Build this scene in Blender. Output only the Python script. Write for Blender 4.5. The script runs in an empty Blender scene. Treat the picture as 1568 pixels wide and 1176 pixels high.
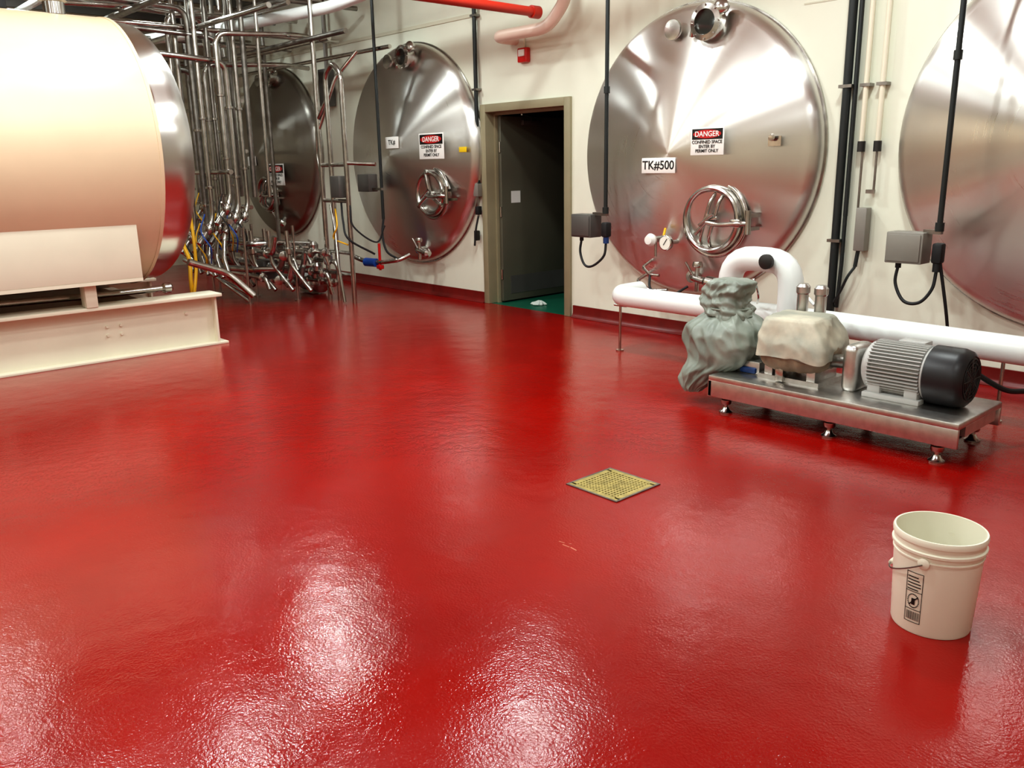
import bpy, bmesh, math, random
from mathutils import Vector, Matrix, noise
random.seed(7)
PI=math.pi
# ------------------------------------------------------------------ camera
f=1300.0
cam=bpy.data.cameras.new('camera'); co=bpy.data.objects.new('camera',cam)
bpy.context.collection.objects.link(co)
cam.sensor_width=36; cam.lens=36*f/1568; cam.clip_end=100
R=Matrix.Rotation(math.radians(48),3,'Z')@Matrix.Rotation(PI/2-math.radians(14.5),3,'X')@Matrix.Rotation(math.radians(-1.0),3,'Z')
co.matrix_world=Matrix.Translation((6.49,-6.76,1.65))@R.to_4x4()
sc=bpy.context.scene; sc.camera=co
sc.view_settings.view_transform='Standard'
for lk in ('Medium High Contrast','High Contrast'):
    try:
        sc.view_settings.look=lk; break
    except Exception: pass
# ------------------------------------------------------------------ materials
def srgb(r,g,b):
    c=lambda v:(v/255/12.92) if v/255<=0.04045 else ((v/255+0.055)/1.055)**2.4
    return (c(r),c(g),c(b),1)
def mat(name,col,rough=0.5,metal=0.0,noise_amt=0.0,nscale=5,bump=0.0,bscale=50,col2=None,coat=0,spec=None):
    m=bpy.data.materials.new(name); m.use_nodes=True
    nt=m.node_tree; b=nt.nodes['Principled BSDF']
    b.inputs['Base Color'].default_value=col; b.inputs['Roughness'].default_value=rough; b.inputs['Metallic'].default_value=metal
    if coat: b.inputs['Coat Weight'].default_value=coat; b.inputs['Coat Roughness'].default_value=0.1
    if spec is not None: b.inputs['Specular IOR Level'].default_value=spec
    tc=nt.nodes.new('ShaderNodeTexCoord')
    if noise_amt>0 or col2:
        n=nt.nodes.new('ShaderNodeTexNoise'); n.inputs['Scale'].default_value=nscale; n.inputs['Detail'].default_value=5
        nt.links.new(tc.outputs['Object'],n.inputs['Vector'])
        mx=nt.nodes.new('ShaderNodeMix'); mx.data_type='RGBA'
        mx.inputs[6].default_value=col
        c2=col2 if col2 else tuple(v*(1-noise_amt) for v in col[:3])+(1,)
        mx.inputs[7].default_value=c2
        cr=nt.nodes.new('ShaderNodeMapRange'); cr.inputs[1].default_value=0.35; cr.inputs[2].default_value=0.65
        nt.links.new(n.outputs[0],cr.inputs[0]); nt.links.new(cr.outputs[0],mx.inputs[0])
        nt.links.new(mx.outputs[2],b.inputs['Base Color'])
    if bump>0:
        n2=nt.nodes.new('ShaderNodeTexNoise'); n2.inputs['Scale'].default_value=bscale; n2.inputs['Detail'].default_value=3
        nt.links.new(tc.outputs['Object'],n2.inputs['Vector'])
        bp=nt.nodes.new('ShaderNodeBump'); bp.inputs['Strength'].default_value=bump; bp.inputs['Distance'].default_value=0.01
        nt.links.new(n2.outputs[0],bp.inputs['Height']); nt.links.new(bp.outputs[0],b.inputs['Normal'])
    return m
M={}
M['wall']=mat('painted_wall',srgb(230,232,214),0.45,noise_amt=0.05,nscale=1.5,bump=0.05,bscale=30)
M['wallside']=mat('painted_wall_far',srgb(218,216,194),0.5,noise_amt=0.1,nscale=1)
M['ceil']=mat('ceiling_paint',srgb(225,222,210),0.7,noise_amt=0.05)
M['base']=mat('red_cove_base',srgb(118,26,22),0.35,noise_amt=0.2,nscale=8)
M['steel']=mat('stainless_tube',(0.58,0.56,0.52,1),0.2,1.0,noise_amt=0.25,nscale=12)
M['steeld']=mat('dull_steel',(0.34,0.32,0.29,1),0.36,1.0,noise_amt=0.35,nscale=10)
M['steels']=mat('skid_steel',(0.66,0.65,0.62,1),0.33,1.0,noise_amt=0.15,nscale=20)
M['dark']=mat('dark_metal',srgb(52,50,48),0.45,0.3)
M['black']=mat('black_conduit',srgb(32,38,38),0.4)
M['rubber']=mat('black_rubber',srgb(24,24,26),0.6)
M['cream']=mat('cream_enamel',srgb(228,206,174),0.4,noise_amt=0.05,nscale=2,bump=0.04,bscale=8)
M['creamb']=mat('cream_beam_paint',srgb(232,226,204),0.45,noise_amt=0.06,nscale=2)
M['white']=mat('white_pvc_jacket',srgb(238,243,240),0.33,noise_amt=0.03,nscale=4)
M['pink']=mat('pink_white_pipe',srgb(230,206,190),0.4)
M['redp']=mat('red_pipe_paint',srgb(180,42,24),0.4)
M['redv']=mat('red_plastic',srgb(200,25,20),0.35)
M['blue']=mat('blue_plastic',srgb(30,80,170),0.4)
M['blued']=mat('blue_dark_plastic',srgb(28,58,110),0.4)
M['yellow']=mat('yellow_hose',srgb(230,175,20),0.45)
M['frame']=mat('door_frame_paint',srgb(150,142,114),0.5,noise_amt=0.08)
M['door']=mat('door_dark_paint',srgb(94,92,78),0.4,noise_amt=0.1,nscale=2)
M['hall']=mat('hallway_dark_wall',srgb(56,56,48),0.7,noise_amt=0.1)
M['green']=mat('green_floor',srgb(20,95,72),0.35,noise_amt=0.1)
M['grey']=mat('grey_box',srgb(142,138,130),0.45,0.2,noise_amt=0.08)
M['greyd']=mat('grey_box_dark',srgb(96,94,90),0.45,0.3,noise_amt=0.08)
M['signw']=mat('sign_white',srgb(242,242,236),0.4,noise_amt=0.02)
M['signr']=mat('sign_red',srgb(190,30,30),0.4)
M['ink']=mat('sign_ink',srgb(15,15,15),0.5)
M['signy']=mat('sign_yellow',srgb(235,200,30),0.4)
M['tarp']=mat('grey_green_tarp',srgb(148,155,144),0.42,col2=srgb(122,130,120),nscale=4,bump=0.05,bscale=10)
M['tarp2']=mat('dusty_canvas_cover',srgb(206,199,178),0.6,col2=srgb(158,158,144),nscale=5,bump=0.08,bscale=12)
M['tarp3']=mat('stained_canvas_skirt',srgb(150,132,108),0.55,col2=srgb(116,98,78),nscale=6,bump=0.1,bscale=12)
M['brown']=mat('rusty_brown',srgb(112,84,62),0.6,noise_amt=0.3,nscale=15)
M['motor']=mat('motor_grey_enamel',srgb(184,184,180),0.4,noise_amt=0.06,nscale=10)
M['mblack']=mat('motor_black_cowl',srgb(34,34,36),0.4,noise_amt=0.1)
M['pail']=mat('pail_plastic',srgb(236,233,214),0.35,noise_amt=0.03,nscale=6)
M['brass']=mat('brass_grate',srgb(206,188,116),0.36,0.6,noise_amt=0.35,nscale=25)
M['pit']=mat('drain_pit',srgb(36,32,20),0.7)
M['rag']=mat('white_rag',srgb(205,212,204),0.8,noise_amt=0.1,nscale=20)
M['scr']=mat('scuff_pink',srgb(205,120,95),0.6,noise_amt=0.2,nscale=40)
M['glass']=mat('sight_glass',srgb(60,62,58),0.08,0.4,coat=0.5)
M['gaugef']=mat('gauge_face',srgb(235,232,220),0.3)
def floor_mat():
    m=bpy.data.materials.new('red_epoxy_floor'); m.use_nodes=True; nt=m.node_tree; b=nt.nodes['Principled BSDF']; L=nt.links.new
    tc=nt.nodes.new('ShaderNodeTexCoord')
    n=nt.nodes.new('ShaderNodeTexNoise'); n.inputs['Scale'].default_value=0.9; n.inputs['Detail'].default_value=6; n.inputs['Roughness'].default_value=0.6
    L(tc.outputs['Object'],n.inputs['Vector'])
    cr=nt.nodes.new('ShaderNodeValToRGB')
    cr.color_ramp.elements[0].position=0.3; cr.color_ramp.elements[0].color=(0.235,0.0026,0.0014,1)
    cr.color_ramp.elements[1].position=0.7; cr.color_ramp.elements[1].color=(0.315,0.0045,0.0020,1)
    L(n.outputs[0],cr.inputs[0]); L(cr.outputs[0],b.inputs['Base Color'])
    rr=nt.nodes.new('ShaderNodeMapRange'); rr.inputs[1].default_value=0.3; rr.inputs[2].default_value=0.7; rr.inputs[3].default_value=0.09; rr.inputs[4].default_value=0.20
    n4=nt.nodes.new('ShaderNodeTexNoise'); n4.inputs['Scale'].default_value=1.7; n4.inputs['Detail'].default_value=5
    L(tc.outputs['Object'],n4.inputs['Vector']); L(n4.outputs[0],rr.inputs[0]); L(rr.outputs[0],b.inputs['Roughness'])
    n2=nt.nodes.new('ShaderNodeTexNoise'); n2.inputs['Scale'].default_value=95; n2.inputs['Detail'].default_value=2
    L(tc.outputs['Object'],n2.inputs['Vector'])
    n3=nt.nodes.new('ShaderNodeTexNoise'); n3.inputs['Scale'].default_value=4.5; n3.inputs['Detail'].default_value=3
    L(tc.outputs['Object'],n3.inputs['Vector'])
    b1=nt.nodes.new('ShaderNodeBump'); b1.inputs['Strength'].default_value=0.28; b1.inputs['Distance'].default_value=0.0036
    b2=nt.nodes.new('ShaderNodeBump'); b2.inputs['Strength'].default_value=0.15; b2.inputs['Distance'].default_value=0.03
    L(n2.outputs[0],b1.inputs['Height']); L(n3.outputs[0],b2.inputs['Height']); L(b2.outputs[0],b1.inputs['Normal']); L(b1.outputs[0],b.inputs['Normal'])
    b.inputs['Specular IOR Level'].default_value=0.40
    return m
M['floor']=floor_mat()
def head_mat(name,col,rough,an):
    m=bpy.data.materials.new(name); m.use_nodes=True; nt=m.node_tree; b=nt.nodes['Principled BSDF']; L=nt.links.new
    b.inputs['Metallic'].default_value=1; b.inputs['Anisotropic'].default_value=an; b.inputs['Anisotropic Rotation'].default_value=0.25
    t=nt.nodes.new('ShaderNodeTangent'); t.direction_type='RADIAL'; t.axis='Z'
    L(t.outputs[0],b.inputs['Tangent'])
    tc=nt.nodes.new('ShaderNodeTexCoord')
    sx=nt.nodes.new('ShaderNodeSeparateXYZ'); L(tc.outputs['Object'],sx.inputs[0])
    cx=nt.nodes.new('ShaderNodeCombineXYZ'); L(sx.outputs[0],cx.inputs[0]); L(sx.outputs[1],cx.inputs[1])
    ln=nt.nodes.new('ShaderNodeVectorMath'); ln.operation='LENGTH'; L(cx.outputs[0],ln.inputs[0])
    n=nt.nodes.new('ShaderNodeTexNoise'); n.noise_dimensions='1D'; n.inputs['Scale'].default_value=60; n.inputs['Detail'].default_value=3
    L(ln.outputs['Value'],n.inputs['W'])
    n2=nt.nodes.new('ShaderNodeTexNoise'); n2.inputs['Scale'].default_value=1.6; n2.inputs['Detail'].default_value=4; L(tc.outputs['Object'],n2.inputs['Vector'])
    ad=nt.nodes.new('ShaderNodeMath'); ad.operation='MULTIPLY_ADD'; ad.inputs[1].default_value=0.5; L(n.outputs[0],ad.inputs[0]); L(n2.outputs[0],ad.inputs[2])
    rr=nt.nodes.new('ShaderNodeMapRange'); rr.inputs[1].default_value=0.4; rr.inputs[2].default_value=1.1; rr.inputs[3].default_value=rough*0.85; rr.inputs[4].default_value=rough*1.2
    L(ad.outputs[0],rr.inputs[0]); L(rr.outputs[0],b.inputs['Roughness'])
    mx=nt.nodes.new('ShaderNodeMix'); mx.data_type='RGBA'; mx.inputs[6].default_value=col; mx.inputs[7].default_value=tuple(v*0.86 for v in col[:3])+(1,)
    L(n2.outputs[0],mx.inputs[0]); L(mx.outputs[2],b.inputs['Base Color'])
    return m
M['head']=head_mat('turned_stainless_head',(0.80,0.785,0.75,1),0.30,0.9)
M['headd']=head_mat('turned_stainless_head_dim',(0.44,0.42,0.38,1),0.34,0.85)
# ------------------------------------------------------------------ mesh builder
class MB:
    def __init__(s): s.bm=bmesh.new(); s.mats=[]
    def mi(s,m):
        m=M[m]
        if m not in s.mats: s.mats.append(m)
        return s.mats.index(m)
    def box(s,c,size,m,rot=None,bev=0.0,seg=2):
        i=s.mi(m); mt=Matrix.Translation(c)
        if rot is not None: mt=mt@rot.to_4x4()
        mt=mt@Matrix.Diagonal((size[0],size[1],size[2],1))
        r=bmesh.ops.create_cube(s.bm,size=1,matrix=mt)
        fs=set(f for v in r['verts'] for f in v.link_faces)
        for f in fs: f.material_index=i
        if bev>0:
            es=list(set(e for v in r['verts'] for e in v.link_edges))
            bmesh.ops.bevel(s.bm,geom=es,offset=bev,segments=seg,affect='EDGES',profile=0.5,material=-1)
    def b2(s,x0,x1,y0,y1,z0,z1,m,bev=0.0): s.box(((x0+x1)/2,(y0+y1)/2,(z0+z1)/2),(abs(x1-x0),abs(y1-y0),abs(z1-z0)),m,bev=bev)
    def ring(s,c,a,b,r,n): return [s.bm.verts.new(c+a*(r*math.cos(2*PI*k/n))+b*(r*math.sin(2*PI*k/n))) for k in range(n)]
    def skin(s,r0,r1,i):
        n=len(r0)
        for k in range(n):
            f=s.bm.faces.new((r0[k],r0[(k+1)%n],r1[(k+1)%n],r1[k])); f.material_index=i
    def cap(s,r,i,flip=False):
        f=s.bm.faces.new(r[::-1] if flip else r); f.material_index=i
    def lathe(s,prof,o,ax,m,n=32,capend=True):
        i=s.mi(m) if isinstance(m,str) else m
        o=Vector(o); ax=Vector(ax).normalized(); a=ax.orthogonal().normalized(); b=ax.cross(a)
        prev=None
        for (r,z) in prof:
            if r<1e-5:
                v=s.bm.verts.new(o+ax*z)
                if prev is not None and isinstance(prev,list):
                    for k in range(n):
                        f=s.bm.faces.new((prev[k],prev[(k+1)%n],v)); f.material_index=i
                prev=v
            else:
                rg=s.ring(o+ax*z,a,b,r,n)
                if isinstance(prev,list): s.skin(prev,rg,i)
                elif prev is not None:
                    for k in range(n):
                        f=s.bm.faces.new((prev,rg[(k+1)%n],rg[k])); f.material_index=i
                elif capend: s.cap(rg,i,True)
                prev=rg
        if isinstance(prev,list) and capend: s.cap(prev,i)
    def cyl(s,p0,p1,r,m,r2=None,n=16):
        p0=Vector(p0); p1=Vector(p1); s.lathe([(r,0),(r if r2 is None else r2,(p1-p0).length)],p0,p1-p0,m,n)
    def tube(s,pts,r,m,rb=None,n=12):
        i=s.mi(m); P=[Vector(p) for p in pts]
        if rb is None: rb=r*2.5
        if rb>0 and len(P)>2:
            Q=[P[0]]
            for k in range(1,len(P)-1):
                d0=(P[k-1]-P[k]); d1=(P[k+1]-P[k]); l=min(rb,d0.length*0.48,d1.length*0.48)
                a=P[k]+d0.normalized()*l; c=P[k]+d1.normalized()*l
                for j in range(7):
                    t=j/6; Q.append(a*(1-t)**2+P[k]*2*t*(1-t)+c*t*t)
            Q.append(P[-1]); P=Q
        t=(P[1]-P[0]).normalized(); a=t.orthogonal().normalized(); prev=None
        for k in range(len(P)):
            if k==0: tk=(P[1]-P[0])
            elif k==len(P)-1: tk=P[k]-P[k-1]
            else: tk=(P[k+1]-P[k]).normalized()+(P[k]-P[k-1]).normalized()
            if tk.length<1e-7: continue
            tk.normalize(); a=(a-tk*a.dot(tk)).normalized(); b=tk.cross(a)
            rg=s.ring(P[k],a,b,r,n)
            if prev: s.skin(prev,rg,i)
            else: s.cap(rg,i,True)
            prev=rg
        s.cap(prev,i)
    def curve(s,pts,r,m,n=8,sub=8):
        P=[Vector(p) for p in pts]; P=[P[0]*2-P[1]]+P+[P[-1]*2-P[-2]]; Q=[]
        for k in range(1,len(P)-2):
            for j in range(sub):
                t=j/sub
                Q.append(0.5*((2*P[k])+(P[k+1]-P[k-1])*t+(2*P[k-1]-5*P[k]+4*P[k+1]-P[k+2])*t*t+(3*P[k]-P[k-1]-3*P[k+1]+P[k+2])*t**3))
        Q.append(P[-2]); s.tube(Q,r,m,rb=0,n=n)
    def torus(s,o,ax,Rr,r,m,n=32,nn=10):
        i=s.mi(m); o=Vector(o); ax=Vector(ax).normalized(); a=ax.orthogonal().normalized(); b=ax.cross(a); rings=[]
        for k in range(n):
            an=2*PI*k/n; d=a*math.cos(an)+b*math.sin(an); rings.append(s.ring(o+d*Rr,d,ax,r,nn))
        for k in range(n): s.skin(rings[k],rings[(k+1)%n],i)
    def cloth(s,rings,m,n=110,ex=2.6,amp=0.02,seed=0,lean=1.0,hem=0.0,yaw=0.0,sub=9,horiz=0.0,gather=()):
        # draped cloth: superellipse sections + soft creases; 'gather' = [(z, width, amplitude, folds)]
        i=s.mi(m); prev=None; RR=[]; K=len(rings)
        g=lambda k:rings[min(max(k,0),K-1)]
        for k in range(K-1):
            for j in range(sub):
                t=j/sub
                RR.append([0.5*(2*g(k)[q]+(g(k+1)[q]-g(k-1)[q])*t+(2*g(k-1)[q]-5*g(k)[q]+4*g(k+1)[q]-g(k+2)[q])*t*t+(3*g(k)[q]-g(k-1)[q]-3*g(k+1)[q]+g(k+2)[q])*t**3) for q in range(5)])
        RR.append(list(rings[-1]))
        for idx,(cx,cy,z,rx,ry) in enumerate(RR):
            rx=max(rx,.01); ry=max(ry,.01); rg=[]
            cyw,syw=math.cos(yaw),math.sin(yaw)
            for k in range(n):
                an=2*PI*k/n; c=math.cos(an); sn=math.sin(an)
                d=(abs(c)**ex+abs(sn)**ex)**(-1/ex)
                px,py=rx*d*c,ry*d*sn
                p=Vector((cx+px*cyw-py*syw,cy+px*syw+py*cyw,z))
                q1=Vector((c*1.5+seed,sn*1.5,z*4.5*lean+c*.8))
                fo=1.0-2.2*abs(noise.noise(q1))
                fo+=0.45*(1-2.6*abs(noise.noise(q1*2.0+Vector((3,7,1)))))
                fo+=0.5*noise.noise(q1*.5+Vector((9,3,1)))-.6
                fo*=amp
                if horiz: fo+=horiz*math.sin(z*90+4*noise.noise(Vector((c*1.2,sn*1.2,seed+z*3))))
                for (zg,wg,ag,nf) in gather:
                    ww=math.exp(-((z-zg)/wg)**2)
                    ph=nf*an+4.5*noise.noise(Vector((c*1.3+seed,sn*1.3,z*2.5)))
                    sg=math.sin(ph); fo+=ww*ag*(0.6*sg-0.4*abs(math.sin(ph*.5+1))*1.2)
                w=min(1,rx/0.1)
                p+=Vector((c*cyw-sn*syw,c*syw+sn*cyw,0))*fo*w
                if hem and idx==0: p.z+=hem*noise.noise(Vector((c*2+seed,sn*2,0)))
                rg.append(s.bm.verts.new(p))
            if prev: s.skin(prev,rg,i)
            else: s.cap(rg,i,True)
            prev=rg
        s.cap(prev,i)
    def obj(s,name,parent=None,smooth=38,mw=None):
        bmesh.ops.recalc_face_normals(s.bm,faces=s.bm.faces)
        me=bpy.data.meshes.new(name)
        s.bm.to_mesh(me); s.bm.free()
        for m in s.mats: me.materials.append(m)
        me.polygons.foreach_set('use_smooth',[True]*len(me.polygons)); me.set_sharp_from_angle(angle=math.radians(smooth))
        o=bpy.data.objects.new(name,me); bpy.context.collection.objects.link(o)
        if mw is not None: o.matrix_world=mw
        if parent:
            o.parent=parent; o.matrix_parent_inverse=Matrix.Translation(parent.location).inverted()
        return o
def empty(name,loc):
    e=bpy.data.objects.new(name,None); e.empty_display_size=0.2; e.location=loc; bpy.context.collection.objects.link(e); return e
def text(name,body,loc,size,m,parent,rot=(PI/2,0,0),align='CENTER'):
    c=bpy.data.curves.new(name,'FONT'); c.body=body; c.size=size; c.align_x=align; c.align_y='CENTER'; c.extrude=0.0008; c.offset=size*0.012
    c.materials.append(M[m]); o=bpy.data.objects.new(name,c); bpy.context.collection.objects.link(o)
    o.location=loc; o.rotation_euler=rot
    if parent: o.parent=parent; o.matrix_parent_inverse=Matrix.Translation(parent.location).inverted()
    return o
# ------------------------------------------------------------------ room shell
XL,XR,YF,H=-8.9,10.0,-11.0,4.5
b=MB(); b.b2(XL-.2,XR+.2,YF-.2,0.0,-0.1,0,'floor'); b.obj('floor')
b=MB(); b.b2(XL-.2,XR+.2,YF-.2,0.2,H,H+.1,'ceil'); b.obj('ceiling')
b=MB()
b.b2(XL-.2,-1.40,0,0.2,0,H,'wall'); b.b2(-0.06,XR+.2,0,0.2,0,H,'wall'); b.b2(-1.40,-0.06,0,0.2,2.27,H,'wall')
b.obj('wall_back')
b=MB(); b.b2(XL-.2,XL,YF,0,0,H,'wallside'); b.obj('wall_left')
b=MB(); b.b2(XR,XR+.2,YF,0,0,H,'wallside'); b.obj('wall_right')
b=MB(); b.b2(XL-.2,XR+.2,YF-.2,YF,0,H,'wallside'); b.obj('wall_front')
b=MB(); b.b2(2.6,XR,-.004,0,2.86,2.872,'wallside'); b.obj('trim_1')
b=MB(); b.b2(XL,-1.5,-.012,0,3.30,3.34,'wallside'); b.obj('trim_2')
def cove(x0,x1,name):
    b=MB(); i=b.mi('base')
    pr=[(0,0.13),(-0.018,0.13),(-0.018,0.05),(-0.03,0.02),(-0.06,0.002),(0,0.002)]
    A=[b.bm.verts.new((x0,y,z)) for y,z in pr]; B=[b.bm.verts.new((x1,y,z)) for y,z in pr]
    b.skin(A,B,i); b.cap(A,i,True); b.cap(B,i); b.obj(name)
cove(XL,-1.46,'baseboard_back'); cove(0.03,XR,'baseboard_back.001')
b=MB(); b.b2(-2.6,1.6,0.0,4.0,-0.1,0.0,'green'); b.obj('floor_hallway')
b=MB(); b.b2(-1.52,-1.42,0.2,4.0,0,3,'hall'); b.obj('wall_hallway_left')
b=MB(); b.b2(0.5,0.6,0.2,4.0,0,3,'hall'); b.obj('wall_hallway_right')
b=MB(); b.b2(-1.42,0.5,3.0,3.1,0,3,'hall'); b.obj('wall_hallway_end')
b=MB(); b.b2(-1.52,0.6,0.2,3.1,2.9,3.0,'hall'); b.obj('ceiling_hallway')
d=empty('door_1',(-0.7,0,0))
b=MB()
b.b2(-1.46,-1.37,-0.035,0.235,0,2.33,'frame',.006); b.b2(-0.09,0.0,-0.035,0.235,0,2.33,'frame',.006); b.b2(-1.372,-0.088,-0.035,0.235,2.24,2.33,'frame',.006)
b.b2(-1.38,-1.345,0.10,0.16,0,2.26,'frame'); b.b2(-0.115,-0.08,0.10,0.16,0,2.26,'frame'); b.b2(-1.35,-0.11,0.10,0.16,2.21,2.26,'frame')
b.obj('frame',d)
b=MB(); b.b2(-1.335,-1.285,0.13,1.35,0.02,2.2,'door',.004)
b.b2(-1.286,-1.283,0.28,0.43,1.20,1.34,'signw')
for z in (0.35,1.1,1.85): b.cyl((-1.3,0.125,z-.06),(-1.3,0.125,z+.06),.014,'steel')
b.b2(-1.285,-1.23,0.45,0.75,2.10,2.16,'greyd',.01); b.tube([(-1.25,.6,2.13),(-1.05,.4,2.19),(-0.95,.16,2.2)],.01,'steel')
b.tube([(-1.285,1.28,1.05),(-1.22,1.28,1.05),(-1.22,1.16,1.05)],.012,'steel'); b.cyl((-1.285,1.28,1.05),(-1.275,1.28,1.05),.03,'steel')
b.b2(-1.286,-1.281,0.25,1.3,0.1,0.32,'greyd')
b.obj('leaf',d)
# ------------------------------------------------------------------ tanks
YS,KN,DD=.03,.12,.27
def tank_head_profile(Rr,ys,kn,D):
    pr=[(Rr,0),(Rr,ys)]
    for k in range(1,9):
        a=k/8*PI/2*0.88; pr.append((Rr-kn*(1-math.cos(a)),ys+kn*math.sin(a)))
    r0,z0=pr[-1]
    for k in range(1,29):
        r=r0*(1-k/28); pr.append((max(r,0),z0+D*(1-(r/r0)**1.6)))
    return pr
def hy(r,Rr):
    pr=tank_head_profile(Rr,YS,KN,DD)
    for (ra,za),(rb,zb) in zip(pr[1:],pr[2:]):
        if rb<=r<=ra and ra>rb: return za+(zb-za)*(ra-r)/(ra-rb)
    return pr[-1][1]
def tank(name,cx,cz,Rr,hm='head'):
    e=empty(name,(cx,0,cz))
    b=MB(); b.lathe(tank_head_profile(Rr,YS,KN,DD),(0,0,0),(0,0,1),hm,n=160,capend=False)
    b.obj('dished_head',e,smooth=60,mw=Matrix.Translation((cx,-0.002,cz))@Matrix.Rotation(PI/2,4,'X'))
    b=MB(); b.lathe([(Rr+.001,.001),(Rr+.018,.001),(Rr+.018,.018),(Rr+.001,.018)],(cx,0,cz),(0,-1,0),'steel',n=96,capend=False)
    b.obj('wall_flange',e)
    return e
def manway(e,cx,cz,tx,tz,Rr,r=.27,dark=False,star=False):
    y0=-hy(math.hypot(tx-cx,tz-cz),Rr)
    b=MB(); s='steel'; ax=(0,-1,0); o=(tx,y0+.10,tz)
    b.lathe([(r,0),(r,.15),(r-.012,.172),(r-.03,.178),(r-.05,.17),(r-.062,.15),(r-.066,-.02)],o,ax,s,n=64,capend=False)
    b.torus((tx,y0+.0,tz),ax,r+.02,.022,s,n=64)
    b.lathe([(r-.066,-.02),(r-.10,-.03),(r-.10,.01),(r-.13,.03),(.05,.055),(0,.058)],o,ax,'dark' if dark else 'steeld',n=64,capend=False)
    n0=y0+.02
    if star:
        for an in (100,215,330):
            a=math.radians(an); c=Vector((math.cos(a),0,math.sin(a))); p0=Vector((tx,n0-.07,tz))
            b.tube([p0,p0+c*(r*.5)+Vector((0,-.02,0)),p0+c*(r*.93)+Vector((0,-.02,0))],.024,s); b.lathe([(.03,0),(.038,.01),(.038,.04),(.02,.05)],p0+c*(r*.9)+Vector((0,.01,0)),ax,s,n=16)
    else:
        for dx in (-.045,.045):
            c=Vector((.28,0,.96)); p0=Vector((tx+dx,n0-.08,tz))
            b.tube([p0-c*r*.86+Vector((0,.05,0)),p0-c*r*.55+Vector((0,-.015,0)),p0+c*r*.55+Vector((0,-.015,0)),p0+c*r*.86+Vector((0,.05,0))],.017,s)
        b.tube([(tx-.12,n0-.13,tz-.13),(tx,n0-.12,tz),(tx+.10,n0-.12,tz+.02)],.018,s)
    b.cyl((tx,n0,tz),(tx,n0-.15,tz),.026,s); b.cyl((tx,n0-.08,tz),(tx,n0-.11,tz),.05,s,n=6)
    b.cyl((tx-.07,n0-.15,tz-.05),(tx+.07,n0-.15,tz+.05),.014,s)
    hx=tx+r+.09; yh=y0-.08
    b.cyl((hx,yh,tz-.11),(hx,yh,tz+.09),.028,s); b.b2(hx-.03,hx+.03,yh,y0+.06,tz-.08,tz-.05,s); b.b2(hx-.03,hx+.03,yh,y0+.06,tz+.03,tz+.06,s)
    b.tube([(hx,yh,tz-.02),(hx-.06,yh-.05,tz-.02),(tx+.12,n0-.14,tz-.04),(tx,n0-.14,tz-.02)],.022,s); b.box((hx-.10,yh-.03,tz-.02),(.10,.04,.07),s,bev=.01)
    b.obj('manway',e)
def port(e,cx,cz,tx,tz,Rr,r=.11):
    y0=-hy(math.hypot(tx-cx,tz-cz),Rr); b=MB()
    b.lathe([(r,-.05),(r,.08),(r+.03,.085),(r+.03,.12),(r-.015,.13),(r-.02,.10)],(tx,y0,tz),(0,-1,0),'steel',n=40,capend=False)
    b.lathe([(r-.02,.10),(0,.105)],(tx,y0,tz),(0,-1,0),'glass',n=40,capend=False)
    for k in range(8):
        a=k*PI/4; b.cyl((tx+math.cos(a)*(r+.018),y0-.12,tz+math.sin(a)*(r+.018)),(tx+math.cos(a)*(r+.018),y0-.135,tz+math.sin(a)*(r+.018)),.009,'steel',n=6)
    x2=tx-.36; z2=tz-.02; y2=-hy(math.hypot(x2-cx,z2-cz),Rr)
    b.lathe([(.03,-.05),(.03,.05),(.085,.055),(.09,.07),(.085,.085),(0,.09)],(x2,y2,z2),(0,-1,0),'steel',n=28,capend=False)
    b.tube([(tx-.1,y0-.06,tz+.12),(tx-.12,y0-.1,tz+.02),(tx-.16,y0-.08,tz-.1)],.02,'steel')
    b.lathe([(.05,0),(.06,.02),(.06,.07),(.03,.09),(0,.09)],(tx+.12,y0-.03,tz+.10),(.3,-1,.2),'steel',n=20,capend=False)
    b.obj('sight_port',e)
def sign(e,cx,cz,x0,x1,z0,z1,Rr,kind):
    c=((x0+x1)/2,(z0+z1)/2)
    rm=min(math.hypot(x-cx,z-cz) for x in (x0,x1,c[0]) for z in (z0,z1,c[1]))
    y=-hy(rm,Rr)-.012; w=x1-x0; h=z1-z0; b=MB()
    b.box((c[0],y,c[1]),(w,.006,h),'signy' if kind=='y' else 'signw',bev=.002)
    b.box((c[0],y+.03,c[1]),(w*.5,.055,h*.4),'steel')
    if kind=='danger':
        b.box((c[0],y-.0035,z1-h*.24),(w*.92,.003,h*.38),'ink')
        n0=len(b.bm.verts)
        b.lathe([(h*.155,0),(h*.155,.003),(0,.003)],(0,0,0),(0,-1,0),'signr',n=40)
        b.bm.verts.ensure_lookup_table()
        for v in b.bm.verts[n0:]: v.co=Vector((v.co.x*w*.42/(h*.155)+c[0],v.co.y+y-.0055,v.co.z+z1-h*.24))
    b.obj(kind+'_sign_plate',e)
    if kind=='danger':
        text('danger_text','DANGER',(c[0],y-.0105,z1-h*.245),h*.27,'signw',e)
        for k,t in enumerate(('CONFINED SPACE','ENTER BY','PERMIT ONLY')): text('sign_line','%s'%t,(c[0],y-.0055,z1-h*(.53+.16*k)),h*.165,'ink',e)
    elif kind=='label': text('label_text','TK#500',(c[0],y-.0045,c[1]),h*.8,'ink',e)
    elif kind=='small': text('label_text','TK#',(c[0],y-.0045,c[1]),h*.6,'ink',e)
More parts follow.
